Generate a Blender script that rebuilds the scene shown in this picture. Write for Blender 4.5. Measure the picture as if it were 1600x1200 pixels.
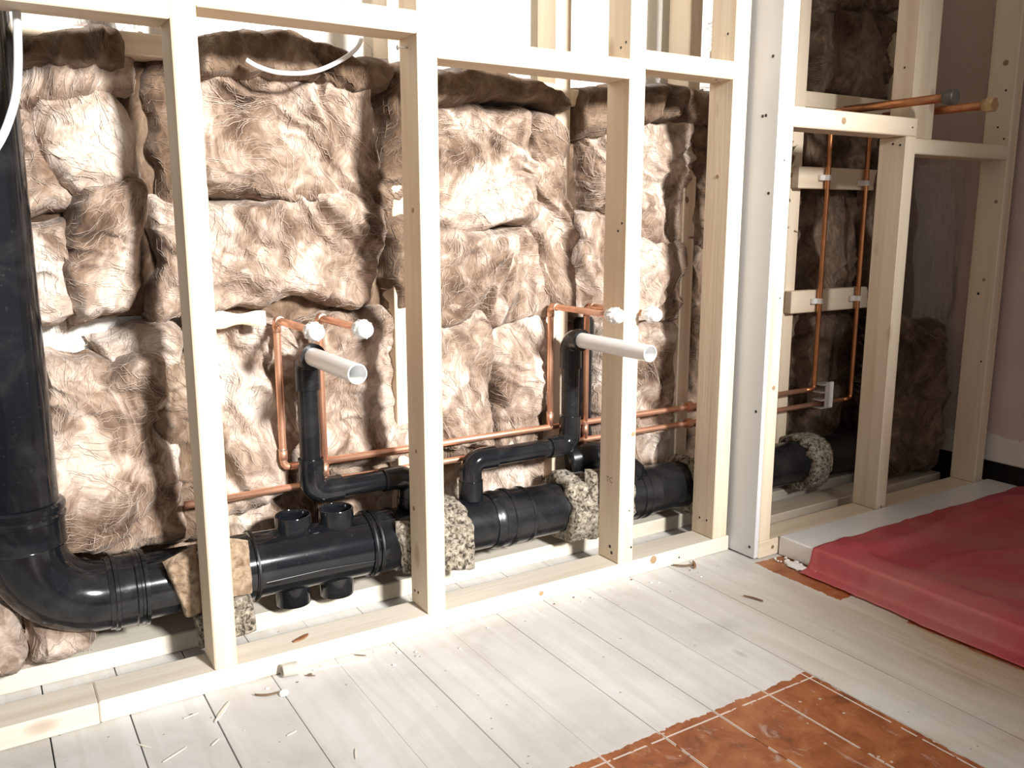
import bpy, bmesh, math, random
import numpy as np
from mathutils import Vector, Matrix

for o in list(bpy.data.objects):
    bpy.data.objects.remove(o, do_unlink=True)
scene = bpy.context.scene
COL = scene.collection
U = 0.75            # metres per layout unit (camera height = 1 unit)

# ------------------------------------------------------------------ camera
PITCH, YAW = math.radians(10.75), math.radians(32.0)
fw = Vector((math.sin(YAW)*math.cos(PITCH), math.cos(YAW)*math.cos(PITCH), -math.sin(PITCH)))
rt = Vector((math.cos(YAW), -math.sin(YAW), 0)); up = rt.cross(fw)
cd = bpy.data.cameras.new('camera'); cam = bpy.data.objects.new('camera', cd); COL.objects.link(cam)
cd.sensor_fit = 'HORIZONTAL'; cd.sensor_width = 36.0; cd.lens = 1355/1600*36.0
cd.clip_start = 0.02
cam.matrix_world = Matrix(((rt.x, up.x, -fw.x, 0), (rt.y, up.y, -fw.y, 0), (rt.z, up.z, -fw.z, U), (0, 0, 0, 1)))
scene.camera = cam

# ------------------------------------------------------------------ light
world = bpy.data.worlds.new('world'); scene.world = world; world.use_nodes = True
bg = world.node_tree.nodes['Background']
bg.inputs[0].default_value = (1.0, 0.98, 0.965, 1); bg.inputs[1].default_value = 0.34

def spot(name, loc, aim, power, radius, cone, blend, color=(1, 1, 1)):
    d = bpy.data.lights.new(name, 'SPOT'); d.energy = power; d.shadow_soft_size = radius
    d.spot_size = math.radians(cone); d.spot_blend = blend; d.color = color
    o = bpy.data.objects.new(name, d); COL.objects.link(o)
    o.location = Vector(loc)*U
    o.rotation_euler = (Vector(aim)-Vector(loc)).to_track_quat('-Z', 'Y').to_euler()
    return o
spot('work_lamp_light', (1.50, -2.60, 2.40), (0.93, 1.79, 1.20), 1600, 0.19, 46, 1.0, (1.0, 0.985, 0.965))
scene.view_settings.view_transform = 'Standard'
scene.view_settings.look = 'None'
scene.view_settings.exposure = 0.0
scene.view_settings.gamma = 1.0
scene.view_settings.use_curve_mapping = False

# ------------------------------------------------------------------ noise
_rng = np.random.RandomState(7)
_perm = _rng.permutation(256); _perm = np.concatenate([_perm, _perm, _perm])
_g = _rng.normal(size=(256, 3)); _g /= np.linalg.norm(_g, axis=1)[:, None]
def perlin(p):
    p = np.asarray(p, float); i = np.floor(p).astype(int); f = p-i
    w = f*f*f*(f*(f*6-15)+10); i &= 255
    out = np.zeros(len(p))
    for dx in (0, 1):
        for dy in (0, 1):
            for dz in (0, 1):
                h = _perm[_perm[_perm[i[:, 0]+dx]+i[:, 1]+dy]+i[:, 2]+dz]
                g = _g[h]
                d = g[:, 0]*(f[:, 0]-dx)+g[:, 1]*(f[:, 1]-dy)+g[:, 2]*(f[:, 2]-dz)
                wx = w[:, 0] if dx else 1-w[:, 0]
                wy = w[:, 1] if dy else 1-w[:, 1]
                wz = w[:, 2] if dz else 1-w[:, 2]
                out += d*wx*wy*wz
    return out*1.6
def fbm(p, oct=4, gain=.5):
    p = np.asarray(p, float); a = 1; s = np.zeros(len(p))
    for k in range(oct):
        s += a*perlin(p*(2**k)+k*17.3); a *= gain
    return s
def ss(x):
    x = np.clip(x, 0, 1); return x*x*(3-2*x)

# ------------------------------------------------------------------ materials
MATS = {}
def newmat(name):
    m = bpy.data.materials.new(name); m.use_nodes = True; MATS[name] = m
    nt = m.node_tree; b = nt.nodes['Principled BSDF']
    return m, nt, b
def N(nt, t, **kw):
    n = nt.nodes.new(t)
    for k, v in kw.items():
        if k.startswith('i_'):
            key = k[2:]; key = int(key) if key.isdigit() else key.replace('_', ' ')
            n.inputs[key].default_value = v
        else: setattr(n, k, v)
    return n
def math_(nt, op, a, b=None, c=None, clamp=False):
    n = nt.nodes.new('ShaderNodeMath'); n.operation = op; n.use_clamp = clamp
    for i, v in enumerate((a, b, c)):
        if v is None: continue
        if isinstance(v, (int, float)): n.inputs[i].default_value = v
        else: nt.links.new(v, n.inputs[i])
    return n.outputs[0]
def ramp(nt, fac, stops):
    r = nt.nodes.new('ShaderNodeValToRGB'); e = r.color_ramp.elements
    while len(e) < len(stops): e.new(0.5)
    for k, (p, c) in enumerate(stops):
        e[k].position = p; e[k].color = (*c, 1) if len(c) == 3 else c
    nt.links.new(fac, r.inputs[0]); return r.outputs[0]
def mix(nt, fac, a, b, mode='MIX'):
    n = nt.nodes.new('ShaderNodeMix'); n.data_type = 'RGBA'; n.blend_type = mode
    for s, v in ((0, fac), (6, a), (7, b)):
        if isinstance(v, (int, float)): n.inputs[s].default_value = v
        elif isinstance(v, tuple): n.inputs[s].default_value = (*v, 1)
        else: nt.links.new(v, n.inputs[s])
    return n.outputs[2]
def noise(nt, vec, scale, detail=4, rough=.5, dist=0.0):
    n = N(nt, 'ShaderNodeTexNoise'); n.inputs['Scale'].default_value = scale
    n.inputs['Detail'].default_value = detail; n.inputs['Roughness'].default_value = rough
    n.inputs['Distortion'].default_value = dist
    if vec is not None: nt.links.new(vec, n.inputs['Vector'])
    return n.outputs[0]
def coords(nt, scale=(1, 1, 1), rnd=True):
    tc = N(nt, 'ShaderNodeTexCoord'); mp = N(nt, 'ShaderNodeMapping')
    mp.inputs['Scale'].default_value = scale
    nt.links.new(tc.outputs['Object'], mp.inputs['Vector'])
    if rnd:
        oi = N(nt, 'ShaderNodeObjectInfo')
        va = N(nt, 'ShaderNodeVectorMath', operation='MULTIPLY_ADD')
        cx = N(nt, 'ShaderNodeCombineXYZ')
        for k in range(3): nt.links.new(oi.outputs['Random'], cx.inputs[k])
        va.inputs[1].default_value = (37, 53, 71)
        nt.links.new(cx.outputs[0], va.inputs[0]); nt.links.new(mp.outputs[0], va.inputs[2])
        return va.outputs[0]
    return mp.outputs[0]
def bump(nt, b, h, strength=.3, dist=.01):
    n = N(nt, 'ShaderNodeBump'); n.inputs['Strength'].default_value = strength
    n.inputs['Distance'].default_value = dist
    nt.links.new(h, n.inputs['Height']); nt.links.new(n.outputs[0], b.inputs['Normal'])

def wood_mat(name, axis, light, dark, knot=(.30, .16, .07), knots=True):
    m, nt, b = newmat(name)
    sc = [22, 22, 22]; sc[axis] = 1.3
    c = coords(nt, tuple(sc))
    f = noise(nt, c, 1.0, 3, .55, .6)
    col = ramp(nt, f, [(.3, dark), (.55, light), (.8, tuple(min(1, x*1.04) for x in light))])
    sc2 = [160, 160, 160]; sc2[axis] = 5
    f2 = noise(nt, coords(nt, tuple(sc2)), 1.0, 2, .5)
    col = mix(nt, math_(nt, 'MULTIPLY', f2, .18), col, tuple(x*.72 for x in dark))
    if knots:
        sk = [9, 9, 9]; sk[axis] = 4.2
        v = N(nt, 'ShaderNodeTexVoronoi'); v.inputs['Scale'].default_value = 1.0
        v.inputs['Randomness'].default_value = 1.0
        nt.links.new(coords(nt, tuple(sk)), v.inputs['Vector'])
        k = math_(nt, 'SUBTRACT', 1.0, math_(nt, 'DIVIDE', v.outputs['Distance'], .13), clamp=True)
        k = math_(nt, 'POWER', k, .7)
        col = mix(nt, math_(nt, 'MULTIPLY', k, .75), col, knot)
    nt.links.new(col, b.inputs['Base Color'])
    b.inputs['Roughness'].default_value = .62
    bump(nt, b, f2, .12, .003)
    return m
PL, PD = (.80, .68, .515), (.68, .535, .375)
for ax, n in enumerate('xyz'):
    wood_mat('pine_'+n, ax, PL, PD)
    wood_mat('pine_pale_'+n, ax, (.78, .715, .61), (.67, .59, .47))
    wood_mat('pine_dusty_'+n, ax, (.62, .53, .42), (.45, .36, .26))

def wool_mat(name, stops, scale=5.0, fibre=.6, bmp=.5):
    m, nt, b = newmat(name)
    c = coords(nt, (1, 1, 1))
    def warp(vec, sc_, amt):
        n = N(nt, 'ShaderNodeTexNoise'); n.inputs['Scale'].default_value = sc_; n.inputs['Detail'].default_value = 3
        nt.links.new(vec, n.inputs['Vector'])
        v = N(nt, 'ShaderNodeVectorMath', operation='MULTIPLY_ADD'); v.inputs[1].default_value = (amt, amt, amt)
        nt.links.new(n.outputs['Color'], v.inputs[0]); nt.links.new(vec, v.inputs[2]); return v.outputs[0]
    wv = warp(c, 5.5, .26 if scale < 20 else .012)
    def streak(rot, sc3, det):
        mp = N(nt, 'ShaderNodeMapping'); mp.inputs['Rotation'].default_value = rot; mp.inputs['Scale'].default_value = sc3
        nt.links.new(wv, mp.inputs['Vector']); return noise(nt, mp.outputs[0], 1.0, det, .68, .5)
    f = noise(nt, wv, scale, 6, .6, .6)
    s1 = streak((.2, .5, .1), (34, 24, 6), 4); s2 = streak((.3, -.9, .4), (30, 24, 5), 4)
    sel = ramp(nt, noise(nt, c, 4.0, 2), [(.44, (0, 0, 0)), (.56, (1, 1, 1))])
    st = mix(nt, sel, s1, s2)
    fac = math_(nt, 'ADD', math_(nt, 'MULTIPLY', f, 1-.55*fibre), math_(nt, 'MULTIPLY', st, .55*fibre))
    col = ramp(nt, fac, stops)
    nt.links.new(col, b.inputs['Base Color'])
    b.inputs['Roughness'].default_value = .85
    b.inputs['Sheen Weight'].default_value = .12
    b.inputs['Specular IOR Level'].default_value = .2
    f3 = noise(nt, wv, 150, 4, .7, 1.5)
    if scale > 20: st = f
    bump(nt, b, math_(nt, 'ADD', math_(nt, 'MULTIPLY', f3, .22), math_(nt, 'MULTIPLY', st, 1.6)), bmp, .012)
    return m
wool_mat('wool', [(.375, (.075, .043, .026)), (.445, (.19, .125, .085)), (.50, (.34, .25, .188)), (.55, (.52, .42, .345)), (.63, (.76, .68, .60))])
wool_mat('wool_dark', [(.38, (.045, .026, .015)), (.46, (.105, .064, .038)), (.54, (.20, .135, .09)), (.65, (.39, .30, .225))])  # browner wool; on the strips beside studs it also paints in the stud shadow
wool_mat('rockwool', [(.40, (.04, .032, .024)), (.46, (.18, .15, .11)), (.53, (.31, .265, .205)), (.64, (.48, .43, .35))], 120, .25)
wool_mat('rockwool_brown', [(.36, (.16, .10, .055)), (.46, (.27, .185, .115)), (.54, (.35, .255, .17)), (.66, (.45, .345, .24))], 70, .5)

def plain(name, col, rough=.5, metal=0.0, var=.0, vscale=12, spec=.5, bmp=0):
    m, nt, b = newmat(name)
    b.inputs['Roughness'].default_value = rough; b.inputs['Metallic'].default_value = metal
    b.inputs['Specular IOR Level'].default_value = spec
    f = noise(nt, coords(nt), vscale, 5, .6)
    c = ramp(nt, f, [(.3, tuple(x*(1-var) for x in col)), (.7, tuple(min(1, x*(1+var)) for x in col))])
    nt.links.new(c, b.inputs['Base Color'])
    if bmp: bump(nt, b, f, bmp, .004)
    return m
def black_pipe(name, rough, dust):
    m, nt, b = newmat(name)
    f = noise(nt, coords(nt), 9, 6, .65, .8)
    f2 = noise(nt, coords(nt), 130, 3, .6)
    d = math_(nt, 'MULTIPLY', ramp(nt, f, [(.48, (0, 0, 0)), (.75, (1, 1, 1))]), dust)
    d = math_(nt, 'ADD', d, math_(nt, 'MULTIPLY', ramp(nt, f2, [(.66, (0, 0, 0)), (.74, (1, 1, 1))]), dust*.8), clamp=True)
    nt.links.new(mix(nt, d, (.006, .007, .009), (.20, .19, .17)), b.inputs['Base Color'])
    nt.links.new(math_(nt, 'ADD', math_(nt, 'MULTIPLY', d, .5), rough), b.inputs['Roughness'])
    return m
black_pipe('black_plastic', .10, .10)
black_pipe('black_plastic_satin', .26, .10)
plain('fibre', (.43, .34, .27), .7, var=.35, vscale=25)
plain('fibre_dark', (.20, .135, .09), .7, var=.3, vscale=30)
plain('seal_rubber', (.004, .004, .004), .5)
plain('white_plastic', (.86, .86, .85), .28, var=.02)
plain('clip_plastic', (.80, .78, .74), .4, var=.03)
plain('cable_grey', (.72, .75, .78), .4, var=.03)
plain('copper', (.86, .47, .31), .36, .8, .12, 30)
plain('copper_tarnished', (.62, .28, .13), .36, 1.0, .25, 22)
plain('solder', (.72, .60, .50), .4, 1.0, .1, 60)
plain('brass', (.62, .47, .28), .35, 1.0, .12, 40)
plain('dark_cap', (.085, .075, .065), .45, .3, .2, 60)
plain('steel', (.55, .54, .52), .38, 1.0, .1, 60)
plain('screw_black', (.015, .015, .015), .5)
plain('knot_brown', (.36, .235, .13), .6, var=.2, vscale=60)
plain('wall_plaster_white', (.84, .82, .78), .85, var=.03, vscale=4, bmp=.05)
plain('plasterboard', (.70, .705, .71), .8, var=.02, vscale=6)
plain('subfloor_dark', (.03, .022, .016), .9, var=.3)
plain('crumb_white', (.82, .80, .77), .85, var=.05, vscale=40)
plain('mortar', (.55, .50, .44), .9, var=.12, vscale=50)
plain('leaf_brown', (.26, .12, .05), .6, var=.2, vscale=60)
plain('twig_brown', (.17, .105, .06), .75, var=.2, vscale=60)
plain('splinter_wood', (.80, .74, .64), .7, var=.05, vscale=30)
plain('paper_white', (.88, .88, .86), .7, var=.02)
plain('paper_cream', (.82, .70, .50), .7, var=.06, vscale=10)
plain('tray_white', (.80, .79, .77), .25, var=.02)
plain('stamp_ink', (.30, .22, .15), .8)

def pink_wall():
    m, nt, b = newmat('wall_plaster_pink')
    tc = N(nt, 'ShaderNodeTexCoord'); sp = N(nt, 'ShaderNodeSeparateXYZ')
    nt.links.new(tc.outputs['Object'], sp.inputs[0])
    f = noise(nt, tc.outputs['Object'], 3.5, 6, .6)
    c = ramp(nt, f, [(.3, (.52, .40, .345)), (.7, (.62, .495, .44))])
    n2 = noise(nt, tc.outputs['Object'], 9, 5, .65)
    zz = math_(nt, 'ADD', math_(nt, 'MULTIPLY', n2, .10), .125)
    msk = math_(nt, 'LESS_THAN', sp.outputs[2], math_(nt, 'ADD', zz, 0.0))
    c = mix(nt, msk, c, (.74, .68, .62))
    nt.links.new(c, b.inputs['Base Color']); b.inputs['Roughness'].default_value = .85
    bump(nt, b, f, .08, .01)
pink_wall()

JOINTS = [.049+.1465*k for k in range(-6, 22)]
def board_mat():
    m, nt, b = newmat('floor_board')
    tc = N(nt, 'ShaderNodeTexCoord'); mp = N(nt, 'ShaderNodeMapping')
    mp.inputs['Scale'].default_value = (1/U, 1/U, 1/U)
    nt.links.new(tc.outputs['Object'], mp.inputs['Vector'])
    P = mp.outputs[0]
    sp = N(nt, 'ShaderNodeSeparateXYZ'); nt.links.new(P, sp.inputs[0]); X, Y = sp.outputs[0], sp.outputs[1]
    g1 = N(nt, 'ShaderNodeMapping'); g1.inputs['Scale'].default_value = (26, 1.6, 10); nt.links.new(P, g1.inputs[0])
    grain = noise(nt, g1.outputs[0], 1.0, 5, .6, .8)
    g2 = N(nt, 'ShaderNodeMapping'); g2.inputs['Scale'].default_value = (120, 5, 10); nt.links.new(P, g2.inputs[0])
    fine = noise(nt, g2.outputs[0], 1.0, 3, .6)
    blotch = noise(nt, P, 3.2, 6, .6, .6)
    # washed boards: chalky, greyer blotches
    wash = ramp(nt, blotch, [(.30, (.50, .48, .455)), (.45, (.63, .615, .595)), (.65, (.72, .715, .70))])
    wash = mix(nt, math_(nt, 'MULTIPLY', ramp(nt, grain, [(.42, (1, 1, 1)), (.58, (0, 0, 0))]), .24), wash, (.46, .41, .355))
    # less wash, more bare wood towards the tray side
    bare = ramp(nt, grain, [(.3, (.30, .22, .14)), (.5, (.42, .325, .225)), (.7, (.50, .415, .315))])
    bx = math_(nt, 'ADD', math_(nt, 'MULTIPLY', math_(nt, 'SUBTRACT', X, 1.46), 2.6), math_(nt, 'MULTIPLY', math_(nt, 'SUBTRACT', blotch, .5), 2.2), clamp=True)
    yb = math_(nt, 'MULTIPLY', math_(nt, 'SUBTRACT', 1.75, Y), 1.6, clamp=True)
    col = mix(nt, math_(nt, 'MULTIPLY', math_(nt, 'MULTIPLY', bx, yb), .95), wash, bare)
    # specks
    v = N(nt, 'ShaderNodeTexVoronoi'); v.inputs['Scale'].default_value = 26; nt.links.new(P, v.inputs['Vector'])
    sn = noise(nt, P, 12, 2)
    sk = math_(nt, 'MULTIPLY', math_(nt, 'LESS_THAN', v.outputs['Distance'], .07), math_(nt, 'GREATER_THAN', sn, .54))
    col = mix(nt, math_(nt, 'MULTIPLY', sk, .7), col, (.22, .17, .13))
    # knots
    kn = N(nt, 'ShaderNodeMapping'); kn.inputs['Scale'].default_value = (6.8, 2.6, 1); nt.links.new(P, kn.inputs[0])
    v2 = N(nt, 'ShaderNodeTexVoronoi'); v2.inputs['Scale'].default_value = 1.0; nt.links.new(kn.outputs[0], v2.inputs['Vector'])
    k2 = math_(nt, 'SUBTRACT', 1.0, math_(nt, 'DIVIDE', v2.outputs['Distance'], .085), clamp=True)
    col = mix(nt, math_(nt, 'MULTIPLY', k2, .7), col, (.25, .20, .16))
    # varnished orange patches with ragged outlines
    rag = math_(nt, 'MULTIPLY', math_(nt, 'SUBTRACT', noise(nt, P, 26, 4, .65), .5), .030)
    Xr = math_(nt, 'ADD', X, rag); Yr = math_(nt, 'ADD', Y, rag)
    pa = math_(nt, 'MULTIPLY', math_(nt, 'LESS_THAN', Xr, 1.512), math_(nt, 'LESS_THAN', Yr, 1.172))
    def box(x0, x1, y0, y1):
        a = math_(nt, 'MULTIPLY', math_(nt, 'GREATER_THAN', Xr, x0), math_(nt, 'LESS_THAN', Xr, x1))
        c = math_(nt, 'MULTIPLY', math_(nt, 'GREATER_THAN', Yr, y0), math_(nt, 'LESS_THAN', Yr, y1))
        return math_(nt, 'MULTIPLY', a, c)
    pb = math_(nt, 'MAXIMUM', box(1.895, 2.2, 1.375, 1.676), box(1.930, 2.2, .3, 1.205))
    orange = ramp(nt, noise(nt, P, 11, 6, .65, .7), [(.30, (.13, .038, .014)), (.45, (.29, .085, .028)), (.58, (.38, .135, .048)), (.70, (.47, .19, .075))])
    orange = mix(nt, math_(nt, 'MULTIPLY', fine, .35), orange, (.24, .08, .03))
    # chalky scuffs in the varnish
    g3 = N(nt, 'ShaderNodeMapping'); g3.inputs['Scale'].default_value = (13, 7, 1); g3.inputs['Rotation'].default_value = (0, 0, .5); nt.links.new(P, g3.inputs[0])
    scuff = ramp(nt, noise(nt, g3.outputs[0], 1.2, 7, .75, 1.5), [(.56, (0, 0, 0)), (.72, (1, 1, 1))])
    v3 = N(nt, 'ShaderNodeTexVoronoi'); v3.inputs['Scale'].default_value = 34; nt.links.new(P, v3.inputs['Vector'])
    dots = math_(nt, 'MULTIPLY', math_(nt, 'LESS_THAN', v3.outputs['Distance'], .11), math_(nt, 'GREATER_THAN', noise(nt, P, 17, 2), .52))
    scuff = math_(nt, 'MAXIMUM', math_(nt, 'MULTIPLY', scuff, .55), math_(nt, 'MULTIPLY', dots, .7))
    # chalk in the joints and along the sanded border
    jm = math_(nt, 'ABSOLUTE', math_(nt, 'SUBTRACT', math_(nt, 'MODULO', math_(nt, 'ADD', math_(nt, 'SUBTRACT', X, .049), .1465*10.5), .1465), .07325))
    jn = noise(nt, P, 20, 3, .6)
    jl = math_(nt, 'MULTIPLY', math_(nt, 'LESS_THAN', jm, .0027), math_(nt, 'GREATER_THAN', jn, .40))
    bl = math_(nt, 'MAXIMUM', math_(nt, 'LESS_THAN', math_(nt, 'ABSOLUTE', math_(nt, 'SUBTRACT', Y, 1.150)), .0022),
               math_(nt, 'LESS_THAN', math_(nt, 'ABSOLUTE', math_(nt, 'SUBTRACT', X, 1.497)), .0022))
    bl = math_(nt, 'MULTIPLY', bl, math_(nt, 'GREATER_THAN', jn, .44))
    lines = math_(nt, 'MAXIMUM', jl, bl)
    oa = mix(nt, scuff, orange, (.66, .56, .48)); oa = mix(nt, math_(nt, 'MULTIPLY', lines, .85), oa, (.72, .64, .57))
    ob = mix(nt, math_(nt, 'MULTIPLY', scuff, .8), orange, (.62, .52, .43))
    col = mix(nt, pa, col, oa); col = mix(nt, pb, col, ob)
    nt.links.new(col, b.inputs['Base Color'])
    rr = math_(nt, 'SUBTRACT', .60, math_(nt, 'MULTIPLY', math_(nt, 'MAXIMUM', pa, pb), .22))
    nt.links.new(rr, b.inputs['Roughness'])
    bump(nt, b, math_(nt, 'ADD', fine, grain), .10, .002)
board_mat()

def film_mat():
    m, nt, b = newmat('red_film')
    f = noise(nt, coords(nt, (1, 1, 1), False), 4, 5, .6, .6)
    nt.links.new(ramp(nt, f, [(.3, (.56, .07, .10)), (.5, (.60, .14, .155)), (.72, (.55, .25, .215))]), b.inputs['Base Color'])
    b.inputs['Roughness'].default_value = .34
    tr = N(nt, 'ShaderNodeBsdfTransparent'); tr.inputs[0].default_value = (.95, .42, .45, 1)
    mx = N(nt, 'ShaderNodeMixShader'); mx.inputs[0].default_value = .36
    out = nt.nodes['Material Output']
    nt.links.new(b.outputs[0], mx.inputs[1]); nt.links.new(tr.outputs[0], mx.inputs[2]); nt.links.new(mx.outputs[0], out.inputs[0])
film_mat()
def clear_mat():
    m, nt, b = newmat('clear_film')
    b.inputs['Base Color'].default_value = (.75, .74, .70, 1); b.inputs['Roughness'].default_value = .18
    tr = N(nt, 'ShaderNodeBsdfTransparent'); tr.inputs[0].default_value = (.93, .93, .92, 1)
    mx = N(nt, 'ShaderNodeMixShader'); mx.inputs[0].default_value = .82
    out = nt.nodes['Material Output']
    nt.links.new(b.outputs[0], mx.inputs[1]); nt.links.new(tr.outputs[0], mx.inputs[2]); nt.links.new(mx.outputs[0], out.inputs[0])
clear_mat()

# ------------------------------------------------------------------ builders
def tag(o, label=None, cat=None, group=None, kind=None):
    if label: o['label'] = label
    if cat: o['category'] = cat
    if group: o['group'] = group
    if kind: o['kind'] = kind
    return o
def empty(name, base, label, cat, group=None):
    o = bpy.data.objects.new(name, None); COL.objects.link(o); o.empty_display_size = .05
    o.location = Vector(base)*U
    return tag(o, label, cat, group)
def mk(name, V, F, mat, parent=None, smooth=False, world=False, sharp=None):
    """one mesh object; V in layout units, world space"""
    V = np.asarray(V, float)
    if parent is not None:
        p = parent; base = Vector((0, 0, 0))
        while p is not None: base += p.location; p = p.parent
        base = np.array(base)/U; off = np.zeros(3)
    elif world: base = np.zeros(3); off = base
    else:
        base = np.array([(V[:, 0].min()+V[:, 0].max())/2, (V[:, 1].min()+V[:, 1].max())/2, V[:, 2].min()]); off = base
    me = bpy.data.meshes.new(name)
    me.from_pydata(((V-base)*U).tolist(), [], [list(map(int, f)) for f in F])
    if smooth:
        me.polygons.foreach_set('use_smooth', [True]*len(me.polygons))
        if sharp: me.set_sharp_from_angle(angle=math.radians(sharp))
    me.materials.append(MATS[mat])
    o = bpy.data.objects.new(name, me); COL.objects.link(o)
    if parent is not None: o.parent = parent
    o.location = Vector(off)*U
    return o
def join(parts):
    V = []; F = []; n = 0
    for v, f in parts:
        V.append(np.asarray(v, float)); F += [[i+n for i in q] for q in f]; n += len(v)
    return np.concatenate(V), F
def box_vf(x0, x1, y0, y1, z0, z1, bev=.003):
    bm = bmesh.new(); bmesh.ops.create_cube(bm, size=1)
    for v in bm.verts:
        v.co = Vector(((x0+x1)/2+v.co.x*(x1-x0), (y0+y1)/2+v.co.y*(y1-y0), (z0+z1)/2+v.co.z*(z1-z0)))
    if bev: bmesh.ops.bevel(bm, geom=list(bm.edges), offset=bev, segments=1, affect='EDGES')
    V = [tuple(v.co) for v in bm.verts]; bm.verts.index_update()
    F = [[v.index for v in f.verts] for f in bm.faces]; bm.free()
    return V, F
def frame_of(d):
    d = Vector(d).normalized(); a = Vector((0, 0, 1)) if abs(d.z) < .9 else Vector((1, 0, 0))
    u = d.cross(a).normalized(); w = d.cross(u)
    return d, u, w
def lathe(p, d, prof, seg=32):
    """prof: list of (t, r) along direction d from point p"""
    d, u, w = frame_of(d); p = Vector(p); V = []; F = []
    for t, r in prof:
        for k in range(seg):
            a = 2*math.pi*k/seg
            V.append(tuple(p+d*t+u*(r*math.cos(a))+w*(r*math.sin(a))))
    for i in range(len(prof)-1):
        for k in range(seg):
            k2 = (k+1) % seg
            F.append([i*seg+k, i*seg+k2, (i+1)*seg+k2, (i+1)*seg+k])
    return V, F
def rod(p, q, r, seg=24):
    p = Vector(p); q = Vector(q); L = (q-p).length
    return lathe(p, q-p, [(0, 0.0005), (0, r), (L, r), (L, 0.0005)], seg)
def tube(path, r, seg=20, caps=True):
    P = [Vector(p) for p in path]; V = []; F = []
    rs = r if isinstance(r, (list, tuple)) else [r]*len(P)
    t = (P[1]-P[0]).normalized(); _, u, w = frame_of(t)
    for i, p in enumerate(P):
        t2 = (P[min(i+1, len(P)-1)]-P[max(i-1, 0)]).normalized()
        q = t.rotation_difference(t2); u = q @ u; w = q @ w; t = t2
        for k in range(seg):
            a = 2*math.pi*k/seg
            V.append(tuple(p+u*(rs[i]*math.cos(a))+w*(rs[i]*math.sin(a))))
    for i in range(len(P)-1):
        for k in range(seg):
            k2 = (k+1) % seg
            F.append([i*seg+k, i*seg+k2, (i+1)*seg+k2, (i+1)*seg+k])
    if caps:
        F.append(list(range(seg))[::-1]); n = (len(P)-1)*seg; F.append([n+k for k in range(seg)])
    return V, F
def bend(p, d0, d1, R, n=12):
    """arc that starts at p along d0 and leaves along d1 (perpendicular)"""
    p = Vector(p); d0 = Vector(d0).normalized(); d1 = Vector(d1).normalized(); c = p+d1*R
    return [c-d1*R*math.cos(a)+d0*R*math.sin(a) for a in [math.pi/2*k/n for k in range(n+1)]]
def smoothpath(pts, n=10):
    P = [Vector(p) for p in pts]; P = [P[0]*2-P[1]]+P+[P[-1]*2-P[-2]]; out = []
    for i in range(1, len(P)-2):
        for k in range(n):
            t = k/n; a, b, c, d = P[i-1], P[i], P[i+1], P[i+2]
            out.append(.5*((2*b)+(c-a)*t+(2*a-5*b+4*c-d)*t*t+(3*b-a-3*c+d)*t**3))
    out.append(P[-2]); return out

def timber(name, x0, x1, y0, y1, z0, z1, label, cat='timber', group=None, mat='pine', bev=.003, marks=(), kind=None):
    ax = int(np.argmax([x1-x0, y1-y0, z1-z0]))
    o = mk(name, *box_vf(x0, x1, y0, y1, z0, z1, bev), mat+'_'+'xyz'[ax])
    tag(o, label, cat, group, kind)
    for nm, p, d, r, mm in marks:
        V, F = lathe(p, d, [(-.002, 0.0002), (-.002, r), (.0006, r), (.0012, r*.55), (.0008, 0.0002)], 10)
        mk(nm, V, F, mm, o)
    return o

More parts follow.
